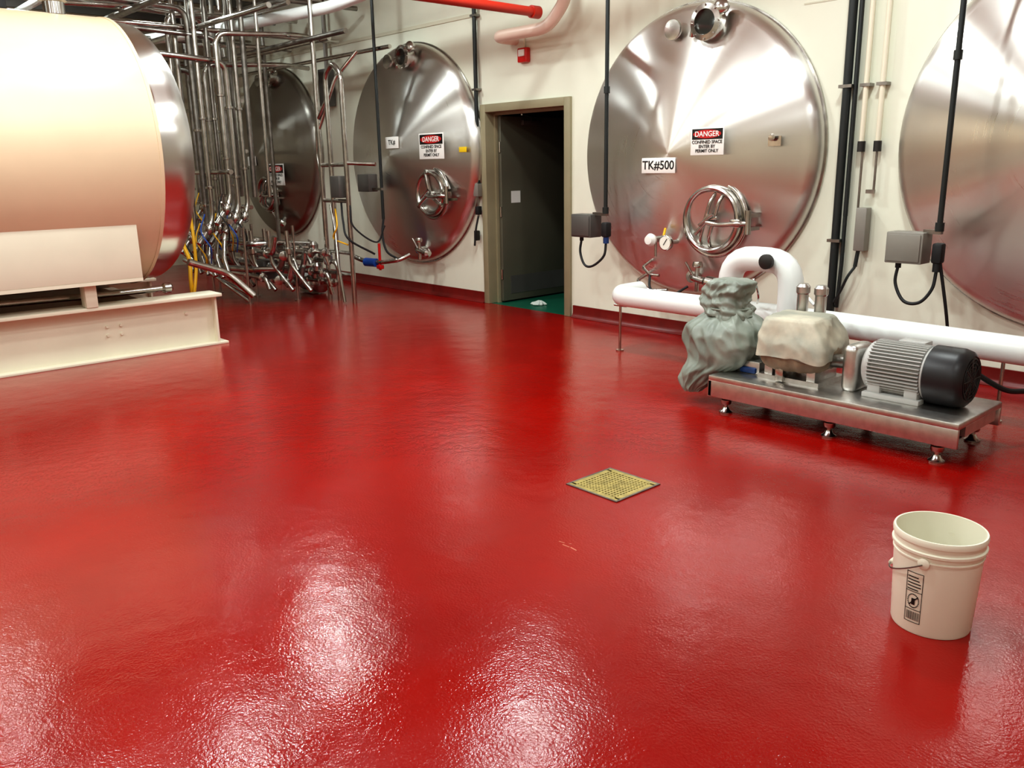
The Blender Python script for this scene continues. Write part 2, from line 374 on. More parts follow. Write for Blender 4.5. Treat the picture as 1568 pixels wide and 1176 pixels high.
def valve_set(e,x,z,y,side=1):
    b=MB()
    b.tube([(x,y+.16,z),(x,y-.08,z),(x+.18*side,y-.10,z-.02)],.035,'steel'); b.cyl((x,y-.04,z),(x,y-.06,z),.055,'steel')
    b.lathe([(.03,0),(.055,.03),(.055,.1),(.03,.13)],(x+.18*side,y-.1,z-.02),(side,0,-.1),'steel',n=20)
    b.tube([(x+.05*side,y-.08,z),(x-.02,y-.12,z+.14)],.012,'steel')
    b.cyl((x+.1*side,y-.1,z-.12),(x+.1*side,y-.1,z+.1),.02,'steel'); b.lathe([(.045,0),(.05,.02),(.04,.05)],(x+.1*side,y-.1,z+.1),(0,0,1),'steel',n=20)
    b.obj('outlet_valve',e)
a3=(1.585,1.72,1.295)
e=tank('stainless_tank',*a3); manway(e,*a3[:2],2.03,1.15,a3[2],.30); port(e,*a3[:2],1.85,2.80,a3[2],.12)
sign(e,*a3[:2],1.83,2.17,1.70,1.93,a3[2],'danger'); sign(e,*a3[:2],1.30,1.68,1.55,1.685,a3[2],'label')
valve_set(e,1.80,.62,-.24)
b=MB()
b.cyl((1.62,-.2,.93),(1.62,-.42,.93),.02,'steel'); b.lathe([(.06,0),(.07,.01),(.07,.04),(.062,.045)],(1.62,-.42,.93),(0,-1,0),'steel',n=28); b.lathe([(.06,0),(0,.001)],(1.62,-.466,.93),(0,-1,0),'gaugef',n=28); b.box((1.625,-.469,.94),(.006,.003,.07),'ink',rot=Matrix.Rotation(.6,3,'Y'))
b.cyl((1.45,-.2,.95),(1.45,-.44,.95),.03,'steel'); b.lathe([(.05,0),(.06,.03),(.04,.07),(0,.075)],(1.45,-.43,.95),(0,-1,0),'signw',n=20); b.cyl((1.45,-.38,.95),(1.45,-.38,.79),.012,'steel')
b.cyl((1.54,-.36,1.05),(1.57,-.42,.99),.012,'yellow')
b.tube([(1.25,-.2,.72),(1.3,-.38,.68),(1.41,-.41,.62),(1.52,-.41,.62)],.014,'steel'); b.tube([(1.2,-.15,.60),(1.26,-.41,.55),(1.46,-.46,.48),(1.66,-.46,.50)],.016,'steel'); b.curve([(1.41,-.41,.62),(1.5,-.5,.5),(1.7,-.5,.45),(1.86,-.42,.55)],.012,'rubber')
b.lathe([(.012,0),(.03,.01),(.03,.015),(0,.02)],(2.55,-.28,1.83),(0,-1,0),'steel'); b.box((2.56,-.26,1.80),(.12,.01,.08),'steel')
b.obj('gauge_and_sampling_valves',e)
a2=(-2.80,1.78,1.36)
e=tank('stainless_tank',*a2); manway(e,*a2[:2],-2.10,1.32,a2[2],.28,star=True); port(e,*a2[:2],-2.62,2.95,a2[2])
sign(e,*a2[:2],-2.24,-1.75,1.73,2.03,a2[2],'danger'); sign(e,*a2[:2],-2.86,-2.58,1.87,2.01,a2[2],'small'); sign(e,*a2[:2],-1.66,-1.52,1.80,1.86,a2[2],'y'); valve_set(e,-2.45,.62,-.24)
a1=(-6.42,1.88,1.29)
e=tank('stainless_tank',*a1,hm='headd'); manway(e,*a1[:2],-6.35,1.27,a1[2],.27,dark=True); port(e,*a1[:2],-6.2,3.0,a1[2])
sign(e,*a1[:2],-6.18,-5.65,1.40,1.72,a1[2],'danger'); sign(e,*a1[:2],-6.78,-6.5,1.70,1.84,a1[2],'small'); valve_set(e,-6.2,.85,-.24)
a4=(4.80,1.75,1.30)
e=tank('stainless_tank',*a4); valve_set(e,4.95,.62,-.22); manway(e,*a4[:2],5.2,1.15,a4[2],.29); port(e,*a4[:2],5.0,2.8,a4[2])
# ------------------------------------------------------------------ cream insulated tank
x0,z0,Rr,yr=-2.40,1.80,1.23,-3.90
e=empty('insulated_horizontal_tank',(x0,-6.5,0))
b=MB(); b.lathe([(0,0),(.6,.02),(Rr-.15,.12),(Rr,.35),(Rr,9.5-.35+yr)],(x0,-9.5+.35,z0),(0,1,0),'cream',n=96,capend=False)
b.obj('insulated_shell',e,smooth=30)
b=MB(); b.lathe([(Rr-.01,-.01),(Rr+.006,-.01),(Rr+.006,.02),(Rr-.01,.02)],(x0,yr,z0),(0,1,0),'cream',n=96,capend=False)
for yy in (-6.2,-8.0): b.lathe([(Rr-.01,-.03),(Rr+.006,-.03),(Rr+.006,.03),(Rr-.01,.03)],(x0,yy,z0),(0,1,0),'cream',n=96,capend=False)
b.obj('jacket_band',e)
b=MB()
pr=[(Rr-.03,0),(Rr-.03,.14)]
for k in range(1,21):
    a=k/20*PI/2; pr.append(((Rr-.03)*math.cos(a)**0.75 if k<20 else 0,.14+.36*math.sin(a)))
b.lathe(pr,(0,0,0),(0,0,1),'head',n=96,capend=False)
b.obj('dished_head',e,smooth=60,mw=Matrix.Translation((x0,yr+.02,z0))@Matrix.Rotation(-PI/2,4,'X'))
b=MB()
for sx in (1,-1):
    xf=x0+sx*1.06
    b.box((xf,(-4.12-8.6)/2,.965),(.02,4.48,.47),'creamb',bev=.005)
for yy in (-4.14,-6.4,-8.6): b.b2(x0-1.06,x0+1.06,yy-.012,yy+.012,.73,.86,'creamb')
b.b2(x0-1.07,x0+1.07,-8.6,-4.12,.70,.73,'creamb')
for yy in (-4.55,-5.35,-6.8,-8.2):
    for sx in (1,-1): b.b2(x0+sx*.93-.07,x0+sx*.93+.07,yy-.05,yy+.05,.50,.71,'creamb',.01)
b.obj('support_saddle',e)
b=MB()
for sx in (1,-1):
    xf=x0+sx*.85
    b.b2(xf-.012,xf+.012,-9.2,-3.42,.02,.47,'creamb')
    b.b2(xf-.14,xf+.14,-9.2,-3.38,.47,.50,'creamb',.003); b.b2(xf-.10,xf+.10,-9.2,-3.34,0,.022,'creamb',.003)
    b.b2(xf-.09,xf+.09,-3.44,-3.42,.022,.47,'creamb')
    for yy,zz in ((-4.3,.22),(-4.3,.30),(-4.42,.22),(-4.42,.30),(-3.7,.33)): b.cyl((xf+sx*.01,yy,zz),(xf+sx*.03,yy,zz),.013,'creamb',n=6)
for yy in (-3.9,-5.5,-7.5): b.b2(x0-.82,x0+.82,yy-.05,yy+.05,.15,.45,'creamb')
b.obj('base_beams',e)
b=MB()
b.tube([(-1.75,-3.75,.56),(-1.75,-4.4,.56),(-1.75,-5.6,.58)],.03,'steel'); b.tube([(-2.1,-3.4,.75),(-2.1,-3.0,.6),(-1.95,-2.8,.35)],.035,'steel')
b.lathe([(.03,0),(.05,.02),(.05,.08),(.03,.1)],(-1.75,-3.82,.56),(0,1,0),'steel')
b.lathe([(.09,0),(.09,.10),(.12,.11),(.12,.14),(0,.15)],(x0+.2,-4.3,z0+Rr-.03),(0,0,1),'steel'); b.lathe([(.02,0),(.05,.03),(.05,.12),(0,.14)],(x0+.1,-4.7,z0+Rr-.03),(0,0,1),'rubber')
b.obj('fittings',e)
# ------------------------------------------------------------------ floor drain
b=MB(); cx,cy,hs=3.71,-3.55,.176
b.b2(cx-hs+.02,cx+hs-.02,cy-hs+.02,cy+hs-.02,.0005,.0015,'pit')
for s_ in (-1,1):
    b.b2(cx-hs,cx+hs,cy+s_*(hs-.006)-.006,cy+s_*(hs-.006)+.006,.0005,.006,'steeld'); b.b2(cx+s_*(hs-.006)-.006,cx+s_*(hs-.006)+.006,cy-hs+.012,cy+hs-.012,.0005,.006,'steeld')
    q=hs-.027; b.b2(cx-hs+.012,cx+hs-.012,cy+s_*q-.015,cy+s_*q+.015,.0005,.0055,'brass'); b.b2(cx+s_*q-.015,cx+s_*q+.015,cy-hs+.03,cy+hs-.03,.0005,.0055,'brass')
N=13; st=(2*hs-.072)/N
for k in range(1,N):
    q=-hs+.036+k*st
    b.b2(cx+q-.006,cx+q+.006,cy-hs+.02,cy+hs-.02,.001,.005,'brass'); b.b2(cx-hs+.02,cx+hs-.02,cy+q-.006,cy+q+.006,.001,.0048,'brass')
b.obj('floor_drain_grate')
b=MB()
for (xa,ya,xb,yb,w_) in ((4.0,-4.25,4.03,-4.245,.004),(4.035,-4.262,4.075,-4.26,.005),(4.08,-4.258,4.12,-4.262,.006),(4.05,-4.235,4.06,-4.23,.004)):
    d_=Vector((xb-xa,yb-ya,0)); b.box(((xa+xb)/2,(ya+yb)/2,.0005),(d_.length,w_,.0008),'scr',rot=Matrix.Rotation(math.atan2(d_.y,d_.x),3,'Z'))
b.obj('floor_scuff')
# ------------------------------------------------------------------ bucket
bx,by=5.43,-3.76
e=empty('plastic_bucket',(bx,by,0))
b=MB()
b.lathe([(0,.012),(.123,.012),(.124,.001),(.131,.001),(.134,.01),(.1465,.285),(.150,.287),(.150,.292),(.147,.294),(.1475,.31),(.155,.313),(.1555,.322),(.149,.325),(.1495,.345),(.154,.348),(.1555,.362),(.152,.37),(.146,.37),(.145,.35),(.129,.016),(0,.014)],(bx,by,0),(0,0,1),'pail',n=72,capend=False)
for a in (-86,94):
    a=math.radians(a); c=Vector((math.cos(a),math.sin(a),0)); b.lathe([(.02,0),(.02,.012),(.012,.016),(0,.016)],Vector((bx,by,.285))+c*.142,c,'pail',n=20)
pts=[]
for k in range(0,25):
    t=k/24*PI; a0=math.radians(-86); e1=Vector((math.cos(a0),math.sin(a0),0)); e2=Vector((-1,0,-.62)).normalized()
    pts.append(Vector((bx,by,.285))+e1*(.165*math.cos(t))+e2*(.185*math.sin(t)))
b.tube(pts,.0028,'steeld',rb=0,n=8); b.tube(pts[11:14],.008,'pail',rb=0)
b.obj('pail',e,smooth=30)
b=MB(); i=b.mi('ink')
def lab(a0,a1,zz0,zz1):
    n=6; r=lambda z:.1345+(z-.01)/.275*.0122+.0012
    for k in range(n):
        A=math.radians(a0+(a1-a0)*k/n); B=math.radians(a0+(a1-a0)*(k+1)/n)
        fc=b.bm.faces.new([b.bm.verts.new((bx+r(z)*math.cos(t),by+r(z)*math.sin(t),z)) for t,z in ((A,zz0),(B,zz0),(B,zz1),(A,zz1))]); fc.material_index=i
L0,L1=-108,-84
for z_ in (.045,.095,.165,.238): lab(L0,L1,z_,z_+.0025)
for a_ in (L0,L1-.9): lab(a_,a_+.9,.045,.24)
for k in range(13):
    w=.5+.6*random.random(); lab(L0+3+k*1.5,L0+3+k*1.5+w,.055,.088)
for k in range(5): lab(L0+2,L1-2-random.random()*5,.172+k*.012,.176+k*.012)
for k in range(24):
    a=k/24*2*PI; am=(L0+L1)/2; ca=am+8*math.cos(a); cz=.13+.026*math.sin(a); lab(ca-.9,ca+.9,cz-.002,cz+.002)
for k in range(9): lab((L0+L1)/2-6+k*1.4,(L0+L1)/2-4.2+k*1.4,.112+k*.004,.117+k*.004)
lab((L0+L1)/2-2.5,(L0+L1)/2+2.5,.115,.14)
b.obj('printed_label',e)
# ------------------------------------------------------------------ pump skid
e=empty('pump_skid',(4.05,-1.68,0)); skid=e; b=MB()
b.b2(3.25,4.86,-2.0,-1.36,.215,.255,'steels',.008); b.b2(3.25,4.86,-2.0,-1.975,.11,.22,'steels',.004); b.b2(3.25,4.86,-1.385,-1.36,.11,.22,'steels',.004)
b.b2(3.25,3.275,-2.0,-1.36,.11,.22,'steels'); b.b2(4.835,4.86,-1.9,-1.46,.16,.22,'steels')
b.b2(3.3,4.82,-1.97,-1.39,.13,.135,'dark')
for fx in (3.36,4.10,4.74):
    for fy in (-1.94,-1.42):
        b.cyl((fx,fy,.02),(fx,fy,.13),.014,'steel'); b.lathe([(.045,0),(.045,.008),(.028,.02),(.018,.04)],(fx,fy,.001),(0,0,1),'steel',n=24); b.lathe([(.032,0),(.036,.01),(.036,.03),(.02,.035)],(fx,fy,.062),(0,0,1),'steel',n=24); b.cyl((fx,fy,.10),(fx,fy,.118),.035,'steel')
b.obj('skid_base',e)
b=MB(); my,mz=-1.66,.425; q=.10
b.lathe([(0,0),(.06,.0),(.12,.01),(.145,.03),(.15,.06),(.13,.07),(.13,.36),(.155,.37),(.155,.39),(0,.39)],(4.08+q,my,mz),(1,0,0),'motor',n=48,capend=False)
for k in range(44):
    a=k/44*2*PI; rot=Matrix.Rotation(a,3,'X'); c=Vector((4.29+q,my,mz))+rot@Vector((0,0,.145)); b.box(c,(.31,.006,.035),'motor',rot=rot)
b.b2(4.12+q,4.46+q,my-.15,my-.07,.255,.285,'motor',.004); b.b2(4.12+q,4.46+q,my+.07,my+.15,.255,.285,'motor',.004); b.b2(4.14+q,4.22+q,my-.13,my+.13,.27,.36,'motor',.01); b.b2(4.36+q,4.44+q,my-.13,my+.13,.27,.36,'motor',.01)
b.box((4.30+q,my+.12,mz+.12),(.16,.12,.08),'motor',bev=.01)
b.lathe([(.155,0),(.172,.01),(.172,.16),(.16,.20),(.135,.22),(.13,.215),(.05,.22),(0,.22)],(4.46+q,my,mz),(1,0,0),'mblack',n=48,capend=False)
for k in range(5): b.torus((4.68+q,my,mz),(1,0,0),.03+k*.022,.003,'black',n=32,nn=6)
for k in range(10):
    a=k/10*2*PI; b.tube([(4.681+q,my+.02*math.cos(a),mz+.02*math.sin(a)),(4.681+q,my+.12*math.cos(a),mz+.12*math.sin(a))],.003,'black',n=6)
b.cyl((3.9,my,mz-.02),(4.1+q,my,mz),.045,'steeld')
b.box((4.11,my,mz-.03),(.10,.24,.30),'steels',bev=.04,seg=4)
b.curve([(4.6+q,my+.1,mz+.05),(4.87,my+.25,.34),(4.95,my+.45,.3),(5.05,my+.62,.22)],.016,'rubber')
b.obj('electric_motor',e)
b=MB()
b.b2(3.52,3.95,my-.17,my+.15,.255,.285,'steels'); b.b2(3.56,3.62,my-.16,my+.12,.28,.36,'steels',.005); b.b2(3.86,3.92,my-.16,my+.12,.28,.36,'steels',.005); b.box((3.74,my-.02,.40),(.30,.22,.14),'brown',bev=.02); b.b2(3.3,3.5,my-.12,my+.12,.255,.34,'steels',.005)
b.b2(3.66,3.72,my-.2,my-.12,.26,.36,'steel',.01); b.box((3.42,my-.10,.28),(.12,.08,.04),'blued',bev=.01)
for xx in (3.58,3.71): b.lathe([(.038,0),(.038,.20),(.046,.21),(.046,.25),(.03,.27),(0,.27)],(xx,-1.42,.57),(0,0,1),'steels',n=24)
b.cyl((3.58,-1.42,.255),(3.58,-1.42,.57),.03,'steels'); b.cyl((3.71,-1.42,.255),(3.71,-1.42,.57),.03,'steels')
b.obj('pump_body',e)
b=MB()
b.cloth([(3.03,-1.86,.08,.05,.05),(3.03,-1.84,.12,.08,.09),(3.09,-1.78,.22,.15,.15),(3.17,-1.72,.31,.215,.205),(3.17,-1.68,.42,.265,.25),(3.17,-1.67,.53,.26,.24),(3.18,-1.66,.595,.19,.18),(3.18,-1.66,.64,.13,.13),(3.17,-1.66,.68,.12,.12)],'tarp',amp=.034,seed=3.3,ex=2.8,n=200,gather=((.64,.10,.030,11),(.24,.09,.026,9),(.45,.10,.014,7)))
b.cloth([(3.17,-1.66,.615,.165,.16),(3.16,-1.66,.65,.150,.145),(3.14,-1.66,.70,.155,.145),(3.14,-1.66,.76,.165,.135),(3.17,-1.66,.81,.155,.125),(3.19,-1.66,.845,.135,.11),(3.19,-1.66,.862,.09,.08),(3.19,-1.66,.866,.02,.02)],'tarp',amp=.025,seed=6.1,ex=3.2,horiz=.007,lean=1.5,n=160,hem=.06,gather=((.63,.05,.020,9),))
b.torus((3.17,-1.66,.665),(0,0,1),.148,.006,'tarp',n=48)
b.obj('insulation_bag',e,smooth=70)
b=MB()
b.cloth([(3.74,my-.01,.33,.15,.15),(3.74,my-.01,.36,.19,.20),(3.74,my-.01,.42,.215,.22),(3.73,my,.50,.215,.22),(3.73,my,.56,.10,.10)],'tarp3',n=110,ex=5,amp=.02,seed=9,yaw=.12,gather=((.34,.05,.012,14),))
b.obj('canvas_skirt',e,smooth=70)
b=MB()
b.cloth([(3.745,my-.01,.43,.235,.245),(3.74,my-.01,.50,.228,.238),(3.725,my,.57,.21,.22),(3.71,my,.635,.185,.195),(3.705,my,.66,.172,.182),(3.70,my,.672,.15,.16),(3.70,my,.675,.08,.09),(3.70,my,.676,.02,.02)],'tarp2',n=120,ex=9,amp=.016,seed=15,hem=.04,yaw=.12,gather=((.43,.05,.008,12),))
b.obj('canvas_cover',e,smooth=50)
skid.location.y-=.06
# ------------------------------------------------------------------ white insulated pipe
b=MB()
b.tube([(1.50,-.66,.50),(1.50,-1.0,.50),(3.27,-1.0,.50),(4.98,-1.0,.48),(4.98,-.66,.54)],.090,'white',rb=.19,n=28)
b.tube([(2.74,-1.08,.52),(2.74,-1.08,.93),(3.26,-1.08,.93),(3.26,-1.08,.50)],.092,'white',rb=.2,n=28)
b.lathe([(.03,0),(.055,.02),(.055,.05),(.03,.06)],(3.12,-1.17,.93),(0,-1,0),'dark',n=20)
for (lx,ly) in ((1.56,-1.0),(4.7,-.98),(2.5,-1.0)):
    b.cyl((lx,ly,.0),(lx,ly,.43),.012,'steel'); b.cyl((lx,ly,.0),(lx,ly,.012),.035,'steel'); b.cyl((lx-.07,ly,.415),(lx+.07,ly,.415),.012,'steel')
b.curve([(3.0,-1.1,.6),(3.08,-1.22,.68),(3.05,-1.25,.8),(2.95,-1.2,.72)],.008,'steel')
b.curve([(3.35,-1.1,.62),(3.5,-1.3,.72),(3.6,-1.35,.68)],.012,'white')
b.obj('insulated_process_pipe')
# ------------------------------------------------------------------ conduits & boxes on the wall
def vpipe(b,x,y,z0_,z1_,r,m,clips=()):
    b.cyl((x,y,z0_),(x,y,z1_),r,m,n=14)
    for z in clips: b.b2(x-r-.02,x+r+.02,y-r-.006,0,z-.012,z+.012,'steeld')
b=MB(); vpipe(b,3.05,-.06,.05,4.5,.034,'black',(3.4,2.2,1.0)); vpipe(b,3.115,-.05,1.2,4.5,.018,'black'); b.tube([(3.115,-.05,1.22),(3.115,-.05,.8),(3.10,-.05,.45)],.016,'black'); b.obj('wall_conduit')
b=MB(); vpipe(b,3.20,-.05,1.75,4.5,.02,'creamb',(3.2,2.2)); b.cyl((3.20,-.05,1.70),(3.20,-.05,1.78),.03,'dark'); b.cyl((3.215,-.05,1.25),(3.215,-.05,1.7),.009,'steeld'); b.box((3.27,-.06,1.10),(.09,.09,.34),'grey',bev=.008); b.tube([(3.25,-.06,.93),(3.24,-.07,.8)],.016,'black'); b.curve([(3.24,-.07,.8),(3.2,-.1,.72),(3.15,-.1,.6),(3.1,-.1,.5)],.012,'black'); b.obj('wall_conduit')
b=MB(); vpipe(b,3.33,-.05,1.75,4.5,.02,'creamb',(3.2,2.2)); b.cyl((3.33,-.05,1.70),(3.33,-.05,1.78),.03,'dark'); b.cyl((3.33,-.05,1.4),(3.33,-.05,1.7),.009,'steeld'); b.b2(3.27,3.34,-.06,-.04,1.38,1.41,'steeld'); b.obj('wall_conduit')
def dropbox(cx_,bxx,zb,mcol='grey',extra=False):
    y=-.56; b=MB()
    b.cyl((cx_,y,zb+.12),(cx_,y,4.5),.019,'black')
    for z in (2.3,3.2): b.cyl((cx_,y,z-.03),(cx_,y,z+.03),.028,'black')
    b.b2(bxx-.13,bxx+.13,y-.08,y+.08,zb-.11,zb+.11,mcol,.008); b.b2(bxx-.115,bxx+.115,y-.09,y-.08,zb-.095,zb+.095,mcol,.004)
    b.b2(bxx+.1,cx_+.02,y-.02,y+.02,zb+.10,zb+.13,'steeld'); b.cyl((cx_,y,zb+.18),(cx_,y,zb+.12),.03,'black'); b.box((cx_+.01,y,zb-.03),(.07,.08,.14),'rubber',bev=.015); b.cyl((cx_+.01,y,zb-.16),(cx_+.01,y,zb-.1),.028,'blued' if mcol=='greyd' else 'rubber')
    b.cyl((bxx-.06,y,zb-.15),(bxx-.06,y,zb-.11),.02,'rubber')
    b.curve([(bxx-.06,y,zb-.13),(bxx-.06,y-.02,zb-.26),(bxx+.02,y-.04,zb-.38),(bxx+.13,y-.04,zb-.38),(cx_,y-.02,zb-.28),(cx_+.01,y,zb-.15)],.012,'rubber')
    if extra: b.curve([(cx_+.03,y,zb-.1),(cx_+.08,-.5,.6),(cx_+.12,-.4,.2),(cx_+.2,-.35,.02)],.012,'rubber')
    b.obj('control_box_with_cable')
dropbox(.98,.73,1.06,mcol='greyd'); dropbox(4.06,3.86,1.03,extra=True)
b=MB(); b.cyl((-2.80,-.56,1.0),(-2.80,-.56,4.5),.02,'black'); b.box((-3.12,-.56,1.45),(.26,.14,.22),'greyd',bev=.01); b.curve([(-2.8,-.56,1.0),(-2.78,-.6,.8),(-2.7,-.6,.6),(-2.6,-.5,.5)],.014,'rubber'); b.b2(-3.0,-2.78,-.58,-.54,1.36,1.39,'steeld'); b.obj('control_box_with_cable')
b=MB(); vpipe(b,-1.50,-.05,1.42,4.5,.024,'black',(3.3,2.5)); b.box((-1.50,-.06,1.36),(.09,.08,.15),'grey',bev=.008); b.cyl((-1.50,-.06,1.05),(-1.50,-.06,1.29),.012,'steeld'); b.box((-1.50,-.06,1.12),(.06,.06,.1),'rubber',bev=.008); b.curve([(-1.50,-.06,1.06),(-1.52,-.09,.9),(-1.54,-.1,.7)],.012,'rubber'); b.box((-1.54,-.06,.82),(.05,.06,.12),'dark',bev=.008); b.obj('wall_conduit')
b=MB(); b.box((-.70,-.03,2.80),(.15,.06,.15),'redv',bev=.012); b.box((-.70,-.066,2.82),(.09,.02,.07),'signw',bev=.006); b.cyl((-.70,-.02,2.86),(-.70,-.02,2.99),.009,'creamb'); b.obj('fire_alarm_strobe')
b=MB(); b.tube([(-.86,0,2.98),(-.86,-.3,2.98),(-.05,-.3,2.98),(.22,-.3,3.22),(.22,-.3,4.5)],.062,'pink',rb=.14,n=20); b.obj('insulated_wall_pipe')
b=MB(); b.tube([(-.02,-6.5,3.10),(-.02,-.46,3.10)],.045,'redp',n=18); b.lathe([(.06,0),(.06,.10)],(-.02,-.56,3.10),(0,1,0),'redp',n=20)
for yy in (-5,-2.8): b.cyl((-.02,yy,3.1),(-.02,yy,4.5),.008,'steeld')
b.obj('sprinkler_pipe')
# ------------------------------------------------------------------ process piping beyond the tank
sysE=empty('process_piping',(-4.5,-1.8,0))
b=MB()
cl=[(-5.05,-1.9,.03),(-4.88,-2.0,.025),(-4.70,-1.85,.035),(-4.56,-2.1,.028),(-4.42,-1.95,.038),(-4.25,-2.1,.03),(-4.10,-1.95,.028),(-4.62,-2.35,.038),(-4.3,-2.4,.032),(-3.98,-2.15,.024),(-3.86,-2.0,.034),(-3.74,-2.15,.03),(-4.15,-2.3,.035),(-3.92,-2.32,.03),(-4.02,-1.8,.03)]
for k,(x,y,r) in enumerate(cl):
    zb=.9+.12*(k%4); zt=2.9+.3*(k%5)
    b.tube([(x+.1,y-.25,zb-.25),(x,y,zb),(x,y,zt),(x-.1+.1*(k%3),y+1.0 if k%2 else y-.9,zt+.05),(x-.1,y+1.5 if k%2 else y-1.6,zt+.05)],r,'steel' if k%3 else 'steeld',rb=.15)
    b.lathe([(r,0),(r+.025,.005),(r+.025,.03),(r,.035)],(x,y,zb+.3+.1*(k%3)),(0,0,1),'steel',n=18)
    b.lathe([(r,0),(r+.02,.005),(r+.02,.03),(r,.035)],(x,y,2.1+.13*(k%4)),(0,0,1),'steel',n=18)
    z=zb-.05; b.lathe([(.03,0),(.055,.03),(.06,.07),(.055,.11),(.03,.14)],(x+.04,y-.1,z-.1),(0,.3,1),'steel',n=20); b.tube([(x+.05,y-.1,z),(x+.18,y-.2,z+.06)],.01,'steel')
    b.curve([(x,y-.1,zb+.1),(x+.08,y-.2,zb-.1),(x+.2,y-.15,zb-.3),(x+.05,y-.1,zb-.5)],.008,('yellow','blue','rubber')[k%3],n=6)
b.tube([(-5.3,-2.15,1.62),(-3.65,-2.15,1.62)],.03,'steel',n=14); b.tube([(-5.2,-2.2,1.05),(-3.7,-2.2,1.03)],.035,'steel'); b.tube([(-5.0,-2.0,.78),(-3.6,-2.0,.74),(-3.5,-1.6,.74),(-3.5,-1.25,.70)],.032,'steel')
for k in range(6): b.tube([(-4.9+.22*k,-2.2,1.02),(-4.9+.22*k,-2.25,.82),(-4.75+.22*k,-2.35,.6),(-4.6+.22*k,-2.35,.35)],.028,'steel')
for k in range(7):
    x=-5.0+.2*k; b.cyl((x,-1.6-.1*(k%2),1.3),(x+.05,-1.6-.1*(k%2),4.1),.022+.006*(k%3),'steeld' if k%2 else 'steel')
b.obj('riser_cluster',sysE)
b=MB()
for k,(z,y) in enumerate(((.44,-1.75),(.54,-1.55),(.38,-1.4),(.70,-1.6),(.26,-1.65),(.60,-1.35),(.20,-1.45),(.32,-1.9),(.62,-1.85))):
    xe=-3.35-.05*(k%4)
    b.tube([(-5.3,y-.1,z+.05),(-4.6,y,z),(xe,y,z),(xe+.05,y+.02,z-.14 if k%2 else z+.22)],.03 if k%2 else .038,'steel' if k%3 else 'steeld',rb=.1)
    for q_ in range(3):
        xx=-4.5+.42*q_+.07*k; b.lathe([(.03,0),(.058,.01),(.058,.03),(.03,.04)],(xx,y,z),(1,0,0),'steel',n=18)
for k,(z,y) in enumerate(((.50,-1.20),(.36,-1.30),(.62,-1.28),(.24,-1.22))):
    b.tube([(-4.2,y-.1,z),(-3.3,y,z),(-2.95-.06*k,y,z),(-2.93-.06*k,y+.03,z-.16)],.03,'steel',rb=.1)
    for q_ in range(3):
        xx=-3.75+.3*q_+.05*k; b.lathe([(.03,0),(.055,.01),(.055,.03),(.03,.04)],(xx,y-.02,z),(1,0,0),'steel',n=18)
    b.lathe([(.03,0),(.06,.02),(.065,.08),(.03,.12)],(-3.15-.1*k,y,z),(0,0,1),'steel',n=18); b.tube([(-3.15-.1*k,y,z+.1),(-3.1-.1*k,y-.1,z+.15)],.01,'steel')
for k in range(9):
    x=-4.9+.2*k; y=-1.95+.14*(k%3)
    b.tube([(x,y,.9),(x+.03,y,.5),(x+.12,y+.1,.3),(x+.25,y+.15,.16)],.027,'steel'); b.lathe([(.03,0),(.06,.02),(.06,.08),(.03,.10)],(x+.01,y,.6),(0,0,1),'steel',n=18)
for (x,y) in ((-3.62,-2.08),(-4.4,-2.2),(-4.9,-1.9),(-3.45,-1.5),(-4.2,-1.7)):
    b.cyl((x,y,0),(x,y,.95),.018,'steel'); b.cyl((x,y,0),(x,y,.012),.045,'steel')
b.tube([(-4.55,-2.5,.62),(-3.62,-2.08,.03)],.022,'steel'); b.tube([(-4.8,-2.4,.5),(-3.9,-1.95,.08)],.022,'steel')
b.tube([(-4.5,-2.1,.40),(-3.7,-2.0,.42),(-3.4,-1.7,.42)],.04,'steel'); b.box((-3.75,-1.75,.40),(.24,.2,.24),'greyd',bev=.01)
b.obj('manifold',sysE)
b=MB()
b.tube([(-8.6,-3.0,3.36),(-5.0,-1.6,3.42),(-3.0,-1.0,3.5),(-1.5,-1.0,3.58),(3.0,-1.0,3.9)],.07,'white',rb=.2,n=20)
for k,(y,z,r,m) in enumerate(((-.7,3.25,.035,'steel'),(-1.0,3.75,.05,'steeld'),(-1.4,3.55,.03,'steel'),(-1.9,3.9,.04,'steel'),(-2.5,3.65,.03,'steel'),(-2.9,3.45,.04,'steeld'),(-3.3,3.8,.05,'white'),(-.5,3.05,.025,'steel'),(-1.2,3.15,.03,'steeld'),(-2.2,3.3,.03,'steel'),(-.6,3.95,.04,'steeld'))):
    b.cyl((-8.7,y,z),(-3.6+.15*k,y,z),r,m)
for k,(x,z,r,m) in enumerate(((-7.8,3.3,.04,'steel'),(-6.8,3.55,.05,'steel'),(-6.0,3.4,.03,'steeld'),(-5.3,3.7,.04,'steel'),(-4.6,3.85,.04,'white'),(-4.2,3.3,.03,'steel'),(-3.7,3.65,.03,'steeld'))):
    b.cyl((x,-.2,z),(x,-6.5,z),r,m)
for x in (-8,-6.2,-4.4):
    b.b2(x-.04,x+.04,-6,-.2,3.95,4.05,'greyd')
    for y in (-1,-3,-5): b.cyl((x,y,4.0),(x,y,4.5),.012,'steeld')
b.obj('overhead_pipe_rack',sysE)
b=MB()
for k in range(7):
    x=-8.3+.45*k; b.cyl((x,-.6-.2*(k%3),0),(x,-.6-.2*(k%3),4.2),.03+.008*(k%3),'steel' if k%2 else 'steeld')
for z in (.6,1.1,1.9,2.6): b.cyl((-8.5,-.75,z),(-5.6,-.75 if z<1 else -1.0,z),.03,'steel')
b.obj('stainless_riser_pipes',sysE)
b=MB(); px,py=-3.95,-1.0
